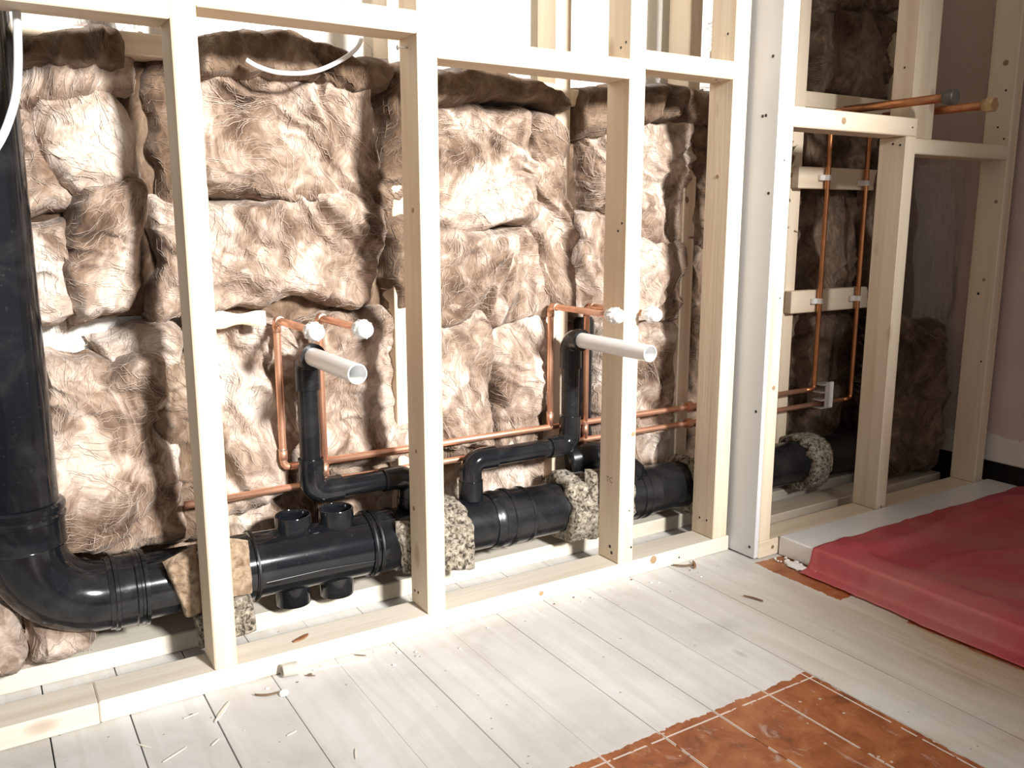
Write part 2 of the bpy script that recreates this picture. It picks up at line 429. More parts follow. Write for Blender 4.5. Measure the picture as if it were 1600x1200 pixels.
def slab(name, corners, thick, seed, mat, label=None, cat=None, group=None, res=.0055, bulge=.030, fold=.032, R=.038,
         wob=.016, fine=.003, stretch=2.2, parent=None, freq=1.0, edge=.042, fuzz=5500):
    """soft lumpy batt: four back-plane corners TL TR BR BL; grows towards the room"""
    c = [np.array(q, float) for q in corners]; rs = np.random.RandomState(seed)
    if edge > .02:
        jj = np.random.RandomState(seed+900)
        for q_ in c: q_[2] += jj.uniform(-.022, .022); q_[0] += jj.uniform(-.012, .012)
    L = (np.linalg.norm(c[1]-c[0])+np.linalg.norm(c[2]-c[3]))/2; Hh = (np.linalg.norm(c[3]-c[0])+np.linalg.norm(c[2]-c[1]))/2
    nu = max(10, int(L/res)); nv = max(10, int(Hh/res))
    u, v = np.meshgrid(np.linspace(0, 1, nu+1), np.linspace(0, 1, nv+1)); u = u.ravel(); v = v.ravel()
    P = (np.outer((1-u)*(1-v), c[0])+np.outer(u*(1-v), c[1])+np.outer(u*v, c[2])+np.outer((1-u)*v, c[3]))
    tu = (c[1]-c[0])/np.linalg.norm(c[1]-c[0]); tv = (c[3]-c[0]); tv = tv-tu*(tv@tu); tv /= np.linalg.norm(tv)
    n = np.cross(tu, tv)
    if n[1] > 0: n = -n
    off = rs.uniform(0, 50, 3)
    ang = rs.uniform(0, math.pi); ca, sa = math.cos(ang), math.sin(ang)
    a, b = u*L, v*Hh
    q = np.stack([(ca*a+sa*b)/stretch, (-sa*a+ca*b), np.zeros_like(a)], 1)+off
    qi = np.stack([a, b, np.zeros_like(a)], 1)+off
    eu = np.minimum(u*L, (1-u)*L); ev = np.minimum(v*Hh, (1-v)*Hh); e = np.minimum(eu, ev)
    kk = 1.2*R; e = np.maximum(e-kk*.25*np.clip(1-np.abs(eu-ev)/kk, 0, 1)**2*np.clip(1-e/kk, 0, 1), 0)
    Rl = R*(1+.5*perlin(qi*9+3)); f = np.clip(e/np.maximum(Rl, .004), 0, 1); f = np.sqrt(1-(1-f)**2)
    fm = ss(e/(R*.8))
    w1 = np.stack([perlin(q*7*freq+5), perlin(q*7*freq+31), np.zeros_like(a)], 1)
    q2 = q+w1*.085/freq
    ridge = 1-np.abs(perlin(q2*8.5*freq))*2.0
    ridge2 = 1-np.abs(perlin(q2*19*freq+11))*2.0
    w2 = np.stack([perlin(q2*21+3), perlin(q2*21+61), np.zeros_like(a)], 1)
    q3 = q2+w2*.03
    ridge3 = 1-np.abs(perlin(q3*[26, 40, 1]))*2.0
    h = thick*f+fm*(bulge*fbm(qi*4.5*freq, 3)+fold*(ridge*.8+.5*ridge2-.5))+(.35+.65*fm)*fine*(1.3*ridge3+fbm(q3*60, 2, .6))
    h = np.maximum(h, 0.0)
    wx = wob*fbm(qi*10+80, 3); wy = wob*fbm(qi*10+140, 3)
    lx = edge*perlin(qi*3.6+200); ly = edge*perlin(qi*3.6+240)
    P = P+np.outer(h, n)+np.outer(wx+lx, tu)+np.outer(wy+ly, tv)
    F = []; W = nu+1
    idx = np.arange((nu+1)*(nv+1)).reshape(nv+1, nu+1)
    quads = np.stack([idx[:-1, :-1].ravel(), idx[:-1, 1:].ravel(), idx[1:, 1:].ravel(), idx[1:, :-1].ravel()], 1)
    F = quads.tolist()
    loop = list(idx[0, :])+list(idx[1:, -1])+list(idx[-1, -2::-1])+list(idx[-2:0:-1, 0])
    F.append([int(k) for k in loop])
    o = mk(name, P, F, mat, parent, smooth=True)
    if fuzz:
        M = int(fuzz*L*Hh); K = 9
        G = P.reshape(nv+1, nu+1, 3); a0 = rs.uniform(0, L, M); b0 = rs.uniform(0, Hh, M)
        eb = rs.uniform(size=M) < .3; sd = rs.randint(0, 4, M)
        a0 = np.where(eb & (sd == 0), 0, np.where(eb & (sd == 1), L, a0)); b0 = np.where(eb & (sd == 2), 0, np.where(eb & (sd == 3), Hh, b0))
        def field(a_, b_): return ang+2.6*perlin(np.stack([a_*5.5, b_*5.5, np.zeros(M)], 1)+off)
        dth = rs.normal(0, .22, M); flip = np.where(rs.uniform(size=M) < .5, 0, math.pi); curl = rs.normal(0, .07, M)
        th = field(a0, b0)+dth+flip; ln = rs.uniform(.003, .009, M); lift = rs.uniform(.0003, .0045, M); wd = rs.uniform(.00022, .0006, M)
        rows = []
        for k in range(K):
            ui = np.clip(np.round(a0/L*nu).astype(int), 0, nu); vi = np.clip(np.round(b0/Hh*nv).astype(int), 0, nv)
            ox = a0-np.clip(a0, 0, L); oy = b0-np.clip(b0, 0, Hh)
            p = G[vi, ui]+np.outer(ox, tu)+np.outer(oy, tv)+np.outer(lift*math.sin(math.pi*(k+.6)/K)+.0006, n)
            side = np.outer(-np.sin(th), tu)+np.outer(np.cos(th), tv); w_ = wd*(1-.8*abs(2*k/(K-1)-1)**2)
            rows.append(p-side*w_[:, None]); rows.append(p+side*w_[:, None])
            dth = dth+curl; th = field(a0, b0)+dth+flip
            a0 = a0+np.cos(th)*ln; b0 = b0+np.sin(th)*ln
        VV = np.stack(rows, 1).reshape(-1, 3); FF = []
        base_ = np.arange(M)[:, None]*(2*K)
        for k in range(K-1):
            FF.append(np.stack([base_[:, 0]+2*k, base_[:, 0]+2*k+1, base_[:, 0]+2*k+3, base_[:, 0]+2*k+2], 1))
        fo_ = mk('loose_fibres', VV, np.concatenate(FF).tolist(), 'fibre_dark' if 'dark' in mat else 'fibre', o, smooth=True); fo_['kind'] = 'stuff'
    return tag(o, label, cat, group)
BY = 2.185      # back plane of the batts
def batt(xz, front, seed, label, mat='wool', group='insulation batts stuffed between the rear studs', name='insulation_batt', back=BY, **kw):
    cs = [(x, back, z) for x, z in xz]
    return slab(name, cs, back-front, seed, mat, label, 'insulation', group, **kw)

# ------------------------------------------------------------------ the room
sub = mk('floor', *box_vf(-1.6, 3.3, -1.9, 2.35, -.10, -.035, 0), 'subfloor_dark', world=True); tag(sub, 'bare timber floor of long boards, white washed with orange varnish left in patches', kind='structure')
rs = random.Random(3)
for i in range(len(JOINTS)-1):
    x0, x1 = JOINTS[i], JOINTS[i+1]
    g = .0002+.0004*rs.random()
    if abs(x1-1.66) < .02: g = .0012
    if x0 < .4: g = .0013
    dz = rs.uniform(-.0012, 0)
    V, F = box_vf(x0+g, x1-g, -1.85, 2.2, -.035, dz, .0006)
    mk('floor_board', V, F, 'floor_board', sub)
w = mk('wall_back', *box_vf(-1.6, 3.3, 2.20, 2.30, -.035, 3.2, 0), 'wall_plaster_white', world=True); tag(w, 'white plastered wall behind the framing', kind='structure')
w = mk('wall_right', *box_vf(3.13, 3.25, .2, 2.20, .125, 3.2, .004), 'wall_plaster_pink', world=True); tag(w, 'pinkish bare plaster wall at the right end', kind='structure')
w = mk('ceiling', *box_vf(-1.6, 3.3, -1.9, 2.35, 3.2, 3.25, 0), 'wall_plaster_white', world=True); tag(w, 'white ceiling', kind='structure')
w = mk('gap_shade_1', *box_vf(3.20, 3.24, .2, 2.20, -.03, .12, .002), 'subfloor_dark', world=True); tag(w, 'dark backing strip painting the shade of the open gap under the plaster edge', kind='structure')  # dark strip added behind the gap, its colour stands for the shade there

# ------------------------------------------------------------------ front stud frame
YF, YB = 1.79, 1.885
SG = 'front wall studs'; RG = 'front frame rails'; PG = 'floor plates of the front frame'
L_ = (-1, 0, 0); Fr = (0, -1, 0)
def sc(p, d=L_, r=.0035, n='screw', m='screw_black'): return (n, p, d, r, m)
stud1 = timber('timber_stud', .368, .416, YF, YB, .047, 2.6, 'pale pine stud nearest the big vertical soil pipe, wool pads behind its foot', group=SG)
stud2 = timber('timber_stud', .877, .926, YF, YB, .047, 2.6, 'pale pine stud between the two white waste spouts, nail sticking out near its top', group=SG,
       marks=[sc((.877, 1.845, .085)), sc((.877, 1.865, .083)), sc((.877, 1.83, 1.02), n='knot', m='knot_brown', r=.006), sc((.877, 1.84, .45), n='knot', m='knot_brown', r=.005), sc((.877, 1.86, .30), n='knot', m='knot_brown', r=.006)])
stud3 = timber('timber_stud', 1.471, 1.523, YF, YB, .047, 2.6, 'pale pine stud that the white capped copper stub pokes through, beside the right-hand white spout', group=SG,
       marks=[sc((1.471, 1.83, .088), r=.005), sc((1.471, 1.822, .072), r=.005), sc((1.471, 1.81, .99)), sc((1.471, 1.825, .97)), sc((1.515, YF, .09), Fr), sc((1.505, YF, .20), Fr, .0025), sc((1.471, 1.83, 1.43)), sc((1.471, 1.81, 1.44)), sc((1.512, YF, .42), Fr, .007, 'knot', 'knot_brown')])
stud4 = timber('timber_stud', 1.836, 1.893, YF, YB, .047, 2.6, 'pale pine stud beside the white plasterboard return', group=SG,
       marks=[sc((1.836, 1.82, .10)), sc((1.836, 1.85, .10)), sc((1.836, 1.835, 1.12), n='knot', m='knot_brown', r=.006), sc((1.836, 1.82, 1.50)), sc((1.836, 1.85, 1.38))])
for o_, (yy, zz) in ((stud3, (1.853, .277)),):
    pass
timber('timber_rail', -.75, .368, YF, YB, 1.367, 1.414, 'pine rail above the vertical soil pipe, left of the first stud', group=RG)
timber('timber_rail', .416, .877, YF, YB, 1.395, 1.442, 'pine rail above the hanging loop of white cable', group=RG)
timber('timber_rail', .926, 1.471, YF, YB, 1.349, 1.397, 'pine rail over the right-hand copper stubs, between second and third studs', group=RG)
timber('timber_rail', 1.523, 1.836, YF, YB, 1.377, 1.424, 'short pine rail between the third stud and the stud by the plasterboard', group=RG, marks=[sc((1.80, 1.82, 1.377), (0, 0, -1), .004)])
timber('floor_plate', -.75, .1385, YF-.003, YB, 0, .047, 'pine floor plate length under the vertical soil pipe, left of the butt joint', group=PG, mat='pine_pale')
timber('floor_plate', .1395, 1.905, YF, YB, 0, .047, 'long pine floor plate carrying the four front studs', group=PG, mat='pine_pale',
       marks=[sc((1.21, YF, .024), Fr, .007, 'knot', 'knot_brown'), sc((1.60, YF, .034), Fr, .012, 'knot', 'knot_brown'), sc((1.70, YF, .02), Fr, .003)])
# nail
nl = empty('nail', (.862, 1.84, 1.374), 'long bright nail sticking out of the second stud under the rail', 'nail')
mk('shank', *rod((.8775, 1.84, 1.374), (.853, 1.838, 1.371), .0022, 8), 'steel', nl)
mk('nail_head', *rod((.853, 1.838, 1.371), (.851, 1.838, 1.3708), .0055, 10), 'steel', nl)

# ------------------------------------------------------------------ rear frame
RF, RB = 2.07, 2.165
G2 = 'rear wall studs'
rear = [(.43, 'rear pine stud hidden behind the leftmost front stud'),
        (.935, 'rear pine stud seen as a bright strip just left of the second front stud'),
        (1.437, 'rear pine stud behind the black pipe of the right-hand spout'),
        (1.928, 'rear pine stud where two copper pipes are clipped, shaded by the fourth front stud'),
        (2.405, 'rear pine stud at the left of the shower pipe recess'),
        (2.98, 'rear pine stud deep in the recess near the pink wall')]
for x, lb in rear:
    timber('timber_stud', x, x+.052, RF if x < 2.4 else 2.06, RB, .047, 2.6, lb, group=G2)
GR = 'rear frame rails'
for k, (a, b) in enumerate(((-.75, .43), (.482, .935), (.987, 1.437), (1.489, 1.928))):
    timber('timber_rail', a, b, RF, RB, 1.343-.010*k, 1.390-.010*k, ['rear pine rail above the wool left of the first stud', 'rear pine rail above the wool behind the white cable loop',
           'rear pine rail above the wool behind the right-hand spout', 'rear pine rail above the wool by the plasterboard'][k], group=GR)
timber('floor_plate', -.75, 3.12, 2.015, 2.165, 0, .047, 'rear pine floor plate running along under the black soil pipe', group='rear floor plates', mat='pine_pale')

# ------------------------------------------------------------------ right hand frame (stands forward)
YG, YH = 1.69, 1.785
timber('floor_plate', 1.926, 3.125, YG, YH, 0, .052, 'pine floor plate behind the shower tray rim', group=PG, marks=[sc((1.985, YG, .027), Fr, .006, 'screw', 'brass')])
timber('floor_plate', 2.05, 3.10, 1.85, 1.95, 0, .045, 'dirty old timber laid between the plates in the shower recess', group='rear floor plates', mat='pine_dusty')
timber('timber_stud', 1.926, 1.972, YG, YH, .052, 2.6, 'pale pine stud fixed to the right edge of the plasterboard return', group='shower frame studs',
       marks=[sc((1.95, YG, .52), Fr, .007, 'knot', 'knot_brown'), sc((1.955, YG, .78), Fr, .0025), sc((1.94, YG, 1.16), Fr, .0025)])
timber('timber_stud', 2.48, 2.53, YG, YH, .052, 1.25, 'tan pine stud standing behind the shower tray, in the middle of the shower frame', group='shower frame studs',
       marks=[sc((2.48, 1.71, 1.225)), sc((2.48, 1.735, 1.23)), sc((2.505, YG, .06), Fr, .005, 'screw', 'brass')])
timber('timber_stud', 2.572, 2.690, 1.742, 1.820, 1.252, 2.6, 'wide doubled pine stud above the shower rail, next to the capped copper pipes', group='shower frame studs', marks=[sc((2.572, 1.78, 1.47))])
timber('timber_stud', 3.05, 3.10, YG, YH, .052, 2.6, 'pine stud at the far right against the pink wall', group='shower frame studs',
       marks=[sc((3.05, 1.72, 1.43), r=.004), sc((3.05, 1.735, 1.31)), sc((3.05, 1.71, 1.27)), sc((3.05, 1.73, .79), n='knot', m='knot_brown', r=.006), sc((3.05, 1.745, .74), r=.005), sc((3.05, 1.71, .50)), sc((3.05, 1.73, 1.52), n='knot', m='knot_brown', r=.010), sc((3.05, 1.715, 1.06), n='knot', m='knot_brown', r=.007)])
timber('timber_rail', 1.972, 2.53, YG, YH, 1.2505, 1.305, 'pine rail across the shower frame with a knot mark, just below the capped pipes', group=RG, marks=[sc((2.18, YG, 1.278), Fr, .010, 'knot', 'knot_brown'), sc((2.505, YG, 1.277), Fr, .003)])
timber('timber_rail', 2.53, 3.05, YG, YH, 1.199, 1.246, 'tan pine rail between the middle shower stud and the pink wall', group=RG)
# battens in the recess
BG = 'pipe battens in the shower recess'
timber('pipe_batten', 2.405, 2.98, 2.027, 2.0595, 1.103, 1.175, 'upper horizontal pine batten carrying the two copper risers', 'batten', BG)
timber('pipe_batten', 2.405, 2.98, 2.027, 2.0595, .678, .756, 'lower horizontal pine batten carrying the two copper risers', 'batten', BG)
timber('pipe_batten', 2.06, 2.405, 2.075, 2.12, 1.472, 1.524, 'short pine batten beside the plasterboard stud, above the shower rail', 'batten', BG)
timber('pipe_batten', 2.457, 2.98, 2.075, 2.12, 1.375, 1.428, 'pine batten behind the capped shower pipes', 'batten', BG)

# plasterboard return
pbd = empty('plasterboard_panel', (1.919, 1.75, 0), 'narrow white plasterboard return facing left beside the fourth stud, with black screws', 'plasterboard')
mk('board', *box_vf(1.9095, 1.9255, 1.692, 1.90, .004, 2.6, .0015), 'plasterboard', pbd)
for y, z in ((1.722, 1.434), (1.748, 1.280), (1.736, 1.281), (1.712, 1.071), (1.715, .450), (1.712, .035)):
    V, F = lathe((1.9095, y, z), L_, [(-.001, .0002), (-.001, .0045), (.0005, .0045), (.0008, .002), (.0003, .0002)], 10)
    mk('screw', V, F, 'screw_black', pbd)

# ------------------------------------------------------------------ soil stack
SY = 1.985
def sz(x): return .193-.016*(x-.2)
SX = .045; SR = .0738
soil = empty('soil_pipe', (SX, SY, 0), 'large glossy black soil pipe, vertical stack turning into the long horizontal run along the floor', 'pipe')
def soil_part(nm, x0, prof, mat='black_plastic', parent=soil, seg=48):
    d = Vector((1, 0, -.016)); return mk(nm, *lathe((x0, SY, sz(x0)), d, prof, seg), mat, parent, smooth=True, sharp=35)
mk('stack', *lathe((SX, SY, .41), (0, 0, 1), [(0, SR), (2.3, SR)], 48), 'black_plastic', soil, smooth=True)
so = mk('socket', *lathe((SX, SY, .335), (0, 0, 1), [(0, SR), (0, .0805), (.004, .082), (.008, .0805), (.055, .0805), (.058, .084), (.066, .0845), (.070, .081), (.075, .081), (.078, .085), (.087, .085), (.092, .081), (.094, SR)], 48), 'black_plastic', soil, smooth=True, sharp=35)
EL = [(SX, SY, .355)]+[tuple(p) for p in bend((SX, SY, sz(SX)+.138), (0, 0, -1), (1, 0, -.016), .138, 20)]+[(.205, SY, sz(.205))]
mk('elbow', *tube(EL, .0765, 48, False), 'black_plastic', soil, smooth=True)
soil_part('socket', .190, [(0, SR), (0, .0795), (.010, .0805), (.012, .0835), (.019, .0835), (.021, .080), (.052, .080), (.055, .0835), (.062, .0835), (.064, .081), (.069, .081), (.071, .0845), (.079, .0845), (.081, SR)])
soil_part('pipe', .265, [(0, SR), (.23, SR)])
bs = soil_part('boss_section', .445, [(0, SR), (0, .079), (.055, .079), (.057, .083), (.066, .083), (.068, .078), (.345, .0775), (.347, .0835), (.355, .0835), (.357, .080), (.363, .080), (.365, .0845), (.374, .0845), (.376, .0805), (.418, .0805), (.420, .083), (.427, .083), (.429, .079), (.47, .079), (.47, SR)])
for xs in (.505, .797, .814, .868):
    soil_part('seal_ring', xs-.001, [(0, .079), (0, .0852), (.0045, .0852), (.0045, .079)], 'seal_rubber', bs)
for cx, dz in ((.613, 1), (.722, 1), (.604, -1), (.716, -1)):
    z = sz(cx); L = .108 if dz > 0 else .112
    mk('boss_stub', *lathe((cx, SY, z), (0, 0, dz), [(.02, .0435), (L, .0435), (L+.002, .0425), (L+.002, .0395), (L, .0385), (.055, .0385), (.055, .0005)], 32), 'black_plastic', bs, smooth=True, sharp=35)
mk('mould_seam', *tube([(.52, SY-.0765, sz(.52)-.018), (.66, SY-.0770, sz(.66)-.014), (.79, SY-.0765, sz(.79)-.018)], .0014, 6), 'black_plastic_satin', bs)
soil_part('pipe', .90, [(0, SR), (.26, SR)], 'black_plastic_satin')
soil_part('coupling', 1.155, [(0, SR), (0, .077), (.008, .079), (.014, .0815), (.024, .0815), (.027, .079), (.052, .079), (.055, .0825), (.066, .0825), (.069, .078), (.112, .0775), (.114, .0800), (.120, .0800), (.122, .076), (.128, SR)], 'black_plastic_satin')
soil_part('pipe', 1.28, [(0, SR), (.105, SR)], 'black_plastic_satin')
soil_part('pipe', 1.385, [(0, SR), (.0, SR-.004), (.24, SR-.004)], 'seal_rubber')
soil_part('coupling', 1.62, [(0, SR), (0, .079), (.050, .079), (.052, .0825), (.060, .0825), (.062, .080), (.075, .080), (.078, .0835), (.084, .0835), (.087, .078), (.12, .077)], 'black_plastic_satin')
soil_part('pipe', 1.735, [(0, SR), (.7, SR)], 'black_plastic_satin')
soil_part('pipe', 2.42, [(0, SR-.003), (.5, SR-.003)], 'seal_rubber')
# branch with capped vent riser behind the right-hand waste
br = smoothpath([(1.56, 2.088, .70), (1.56, 2.088, .50), (1.56, 2.085, .36), (1.565, 2.05, .29), (1.58, 1.99, .22)], 8)
mk('vent_riser', *tube(br, .0265, 24), 'black_plastic_satin', soil, smooth=True)
mk('riser_cap', *lathe((1.56, 2.088, .655), (0, 0, 1), [(0, .0265), (0, .031), (.045, .031), (.058, .024), (.062, .0005)], 24), 'black_plastic_satin', soil, smooth=True, sharp=40)
mk('branch_bend', *tube(smoothpath([(1.46, 2.02, .30), (1.52, 2.00, .305), (1.60, 1.985, .285), (1.67, 1.975, .23)], 8), [.046]*25, 28), 'black_plastic_satin', soil, smooth=True)

# ------------------------------------------------------------------ waste runs
WR = .0255
def waste(nm_label, x, ztop, zrun, xend, zdrop, sgn, spout_y, zsp):
    w = empty('waste_pipe', (x, SY, zdrop), nm_label, 'pipe', 'basin waste runs')
    mk('riser', *lathe((x, SY, zrun+.05), (0, 0, 1), [(0, WR), (ztop-zrun-.085, WR)], 28), 'black_plastic_satin', w, smooth=True)
    e = bend((x, SY, zsp-.034), (0, 0, 1), (0, -1, 0), .034, 10)
    mk('elbow', *tube([(x, SY, zsp-.085)]+[tuple(p) for p in e]+[(x, SY-.052, zsp)], .0305, 28, True), 'black_plastic_satin', w, smooth=True, sharp=50)
    sp = mk('spout', *lathe((x, SY-.045, zsp), (0, -1, 0), [(0, .0215), (SY-.045-spout_y, .0215), (SY-.044-spout_y, .0207), (SY-.044-spout_y, .0192), (SY-.05-spout_y, .0186), (.01, .0186), (.01, .0005)], 32), 'white_plastic', w, smooth=True, sharp=35)
    sp['label'] = 'open white plastic spout'
    e = bend((x, SY, zrun+.034), (0, 0, -1), (sgn, 0, 0), .034, 10)
    mk('elbow', *tube([(x, SY, zrun+.085)]+[tuple(p) for p in e]+[(x+sgn*.075, SY, zrun)], .0310, 28), 'black_plastic', w, smooth=True, sharp=50)
    mk('cross_run', *lathe((x+sgn*.07, SY, zrun), (sgn, 0, 0), [(0, WR), (abs(xend-x)-.12, WR)], 28), 'black_plastic', w, smooth=True)
    e = bend((xend-sgn*.034, SY, zrun), (sgn, 0, 0), (0, 0, -1), .034, 10)
    mk('elbow', *tube([(xend-sgn*.075, SY, zrun)]+[tuple(p) for p in e]+[(xend, SY, zrun-.060)], .0310, 28), 'black_plastic', w, smooth=True, sharp=50)
    mk('spigot', *lathe((xend, SY, zdrop), (0, 0, 1), [(0, .0335), (zrun-.055-zdrop, .0335), (zrun-.055-zdrop, .026)], 28), 'black_plastic_satin', w, smooth=True, sharp=35)
    return w
waste('black waste run under the left white spout, beside the two boss stubs', .664, .683, .345, .925, .262, 1, 1.665, .686)
waste('black waste run under the right white spout, dropping left into the soil pipe', 1.438, .655, .358, 1.108, .250, -1, 1.645, .668)

# ------------------------------------------------------------------ copper
CY = 2.035; CS = 2.0135; CR = .0088; ZU, ZL = .403, .352
def cap_part(par, x, y, z):
    ec = mk('end_cap', *lathe((x, y, z), (0, -1, 0), [(0, .009), (0, .015), (.010, .0175), (.016, .0165), (.018, .0200), (.036, .0200), (.038, .0185), (.044, .0185), (.050, .0165), (.055, .010), (.056, .0005)], 24), 'white_plastic', par, smooth=True, sharp=40)
    for k in range(10):
        a = 2*math.pi*k/10; c = (x+.0195*math.cos(a), z+.0195*math.sin(a))
        mk('grip_rib', *rod((c[0], y-.019, c[1]), (c[0], y-.035, c[1]), .0028, 6), 'white_plastic', ec)
def riser(par, x, zb, zt, ycap, side, mat='copper'):
    """vertical riser from the run at zb, elbow at the top pointing into the room"""
    e = bend((x, CY, zt-.016), (0, 0, 1), (0, -1, 0), .016, 6)
    if side: b0 = [tuple(p) for p in bend((x+side*.016, CY, zb), (-side, 0, 0), (0, 0, 1), .016, 6)]
    else: b0 = [(x, CY, zb)]
    r = mk('riser', *tube(b0+[tuple(p) for p in e]+[(x, ycap-.02, zt)], CR, 14), mat, par, smooth=True)
    mk('elbow_fitting', *tube([(x, CY, zt-.03)]+[tuple(p) for p in e]+[(x, CY-.03, zt)], CR+.0016, 14), mat, par, smooth=True)
    mk('solder_ring', *tube([(x, CY-.0275, zt), (x, CY-.0315, zt)], CR+.0022, 14), 'solder', r)
    mk('tee_fitting', *tube([(x, CY, zb+(.012 if side == 0 else .02)), (x, CY, zb+.045)], CR+.0016, 14), mat, par, smooth=True)
    mk('solder_ring', *tube([(x, CY, zb+.043), (x, CY, zb+.047)], CR+.0022, 14), 'solder', r)
cu = empty('copper_pipe', (.6, CY, ZU), 'upper copper water pipe feeding the left stub of each spout pair', 'pipe', 'copper water pipes')
mk('run', *tube([(.628, CY, ZU), (1.30, CY, ZU+.001), (2.0, CY, ZU-.003), (2.25, CS, ZU), (2.49, CS, ZU)], CR, 14), 'copper', cu, smooth=True)
riser(cu, .612, ZU, .766, 1.80, 1); cap_part(cu, .612, 1.80, .766)
riser(cu, 1.402, ZU, .757, 1.772, 0); cap_part(cu, 1.402, 1.772, .757)
cl = empty('copper_pipe', (.4, CY, ZL), 'lower copper water pipe starting behind the leftmost stud, feeding each right stub', 'pipe', 'copper water pipes')
mk('run', *tube([(.375, CY, ZL-.004), (1.0, CY, ZL), (2.0, CY, ZL-.006), (2.25, CS, ZL-.006), (2.70, CS, ZL-.006)], CR, 14), 'copper', cl, smooth=True)
riser(cl, .716, ZL, .766, 1.785, 0); cap_part(cl, .716, 1.785, .766)
riser(cl, 1.530, ZL, .752, 1.775, 0); cap_part(cl, 1.530, 1.775, .752)
# shower risers
def shower(par, x, zb, zt, ytip, capmat):
    e = [tuple(p) for p in bend((x, CS, zt-.016), (0, 0, 1), (0, -1, 0), .016, 6)]
    b0 = [(x-.05, CS, zb)]+[tuple(p) for p in bend((x-.016, CS, zb), (1, 0, 0), (0, 0, 1), .016, 6)]
    mk('shower_riser', *tube(b0+[(x, CS, zb+.1)]+e+[(x, CS-.06, zt)], CR, 14), 'copper_tarnished', par, smooth=True)
    mk('shower_stub', *tube([(x, CS-.05, zt), (x, ytip, zt)], CR+.0045, 16), 'copper_tarnished', par, smooth=True)
    mk('compression_cap', *lathe((x, ytip+.012, zt), (0, -1, 0), [(0, .0125), (0, .019), (.012, .021), (.014, .0235), (.034, .0235), (.036, .021), (.0365, .0005)], 6 if capmat == 'brass' else 20), capmat, par)
shower(cu, 2.534, ZU, 1.357, 1.60, 'dark_cap')
shower(cl, 2.742, ZL-.006, 1.349, 1.60, 'brass')
# clips
def clip(x, z, label):
    c = empty('pipe_clip', (x, 2.02, z), label, 'pipe clip', 'pipe clips on the battens')
    mk('saddle', *lathe((x, CS, z-.009), (0, 0, 1), [(0, .009), (0, .0125), (.018, .0125), (.018, .009)], 16), 'clip_plastic', c)
    mk('base', *box_vf(x-.034, x-.008, 2.014, 2.0265, z-.010, z+.010, .002), 'clip_plastic', c)
clip(2.534, 1.140, 'white pipe clip holding the left riser to the upper batten'); clip(2.742, 1.126, 'white pipe clip holding the right riser to the upper batten')
clip(2.534, .718, 'white pipe clip holding the left riser to the lower batten'); clip(2.742, .718, 'white pipe clip holding the right riser to the lower batten')
tw = empty('pipe_clip', (2.59, CY, .372), 'white double pipe clip holding the two pipes low in the shower recess', 'pipe clip')
mk('base', *box_vf(2.572, 2.612, 1.988, 1.998, .330, .426, .003), 'white_plastic', tw)
for z in (ZU, ZL-.006):
    for dz in (-.016, .012):
        mk('jaw', *box_vf(2.552, 2.610, 1.992, 2.032, z+dz, z+dz+.005, .001), 'white_plastic', tw)
for x, z, lb in ((1.952, ZU-.002, 'pale clip on the upper copper pipe at the shaded rear stud'), (1.952, ZL-.006, 'pale clip on the lower copper pipe at the shaded rear stud')):
    c = empty('pipe_clip', (x, CY, z), lb, 'pipe clip', 'pipe clips at the rear stud')
    mk('saddle', *lathe((x-.012, CY, z), (1, 0, 0), [(0, .0095), (0, .0165), (.020, .0165), (.020, .0095)], 16), 'copper', c)
    mk('base', *box_vf(x-.012, x+.008, CY+.010, 2.0695, z-.010, z+.010, .002), 'clip_plastic', c)

# ------------------------------------------------------------------ cables
cb = mk('cable', *tube(smoothpath([(.125, 1.878, 1.50), (.122, 1.872, 1.36), (.112, 1.865, 1.245), (.094, 1.862, 1.18), (.066, 1.862, 1.125), (.02, 1.866, 1.07)], 8), .0075, 10), 'cable_grey', smooth=True)
tag(cb, 'white grey cable hanging in front of the vertical soil pipe', 'cable')
cb = mk('cable', *tube(smoothpath([(.560, 1.985, 1.340), (.585, 1.98, 1.327), (.627, 1.975, 1.318), (.686, 1.975, 1.322), (.739, 1.98, 1.339), (.803, 1.99, 1.376), (.834, 2.0, 1.412), (.845, 2.02, 1.47)], 8), .0052, 10), 'cable_grey', smooth=True)
tag(cb, 'white cable end hanging in a loop below the rail between the first two studs', 'cable')

# ------------------------------------------------------------------ insulation
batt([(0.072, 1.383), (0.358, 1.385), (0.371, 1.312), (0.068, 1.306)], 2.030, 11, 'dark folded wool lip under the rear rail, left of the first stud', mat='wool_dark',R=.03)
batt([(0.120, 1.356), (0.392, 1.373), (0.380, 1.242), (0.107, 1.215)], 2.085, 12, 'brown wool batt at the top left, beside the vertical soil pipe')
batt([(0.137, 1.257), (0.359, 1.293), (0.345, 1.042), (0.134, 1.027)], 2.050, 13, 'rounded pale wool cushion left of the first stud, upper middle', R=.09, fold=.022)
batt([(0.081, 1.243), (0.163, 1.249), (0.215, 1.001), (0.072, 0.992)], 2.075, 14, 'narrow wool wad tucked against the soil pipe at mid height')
batt([(0.354, 1.387), (0.489, 1.401), (0.474, 1.019), (0.336, 1.029)], 2.110, 15, 'wool strip coloured dark as stud shade beside the first stud, upper part', mat='wool_dark',R=.03)  # darker wool colour deepens the first stud's shadow
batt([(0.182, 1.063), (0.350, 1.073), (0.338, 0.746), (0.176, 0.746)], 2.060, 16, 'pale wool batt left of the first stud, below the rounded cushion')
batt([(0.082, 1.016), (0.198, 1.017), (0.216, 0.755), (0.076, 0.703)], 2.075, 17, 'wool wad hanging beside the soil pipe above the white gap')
batt([(0.340, 1.032), (0.485, 1.033), (0.482, 0.757), (0.332, 0.744)], 2.105, 18, 'wool strip beside the first stud, lower part', R=.03)
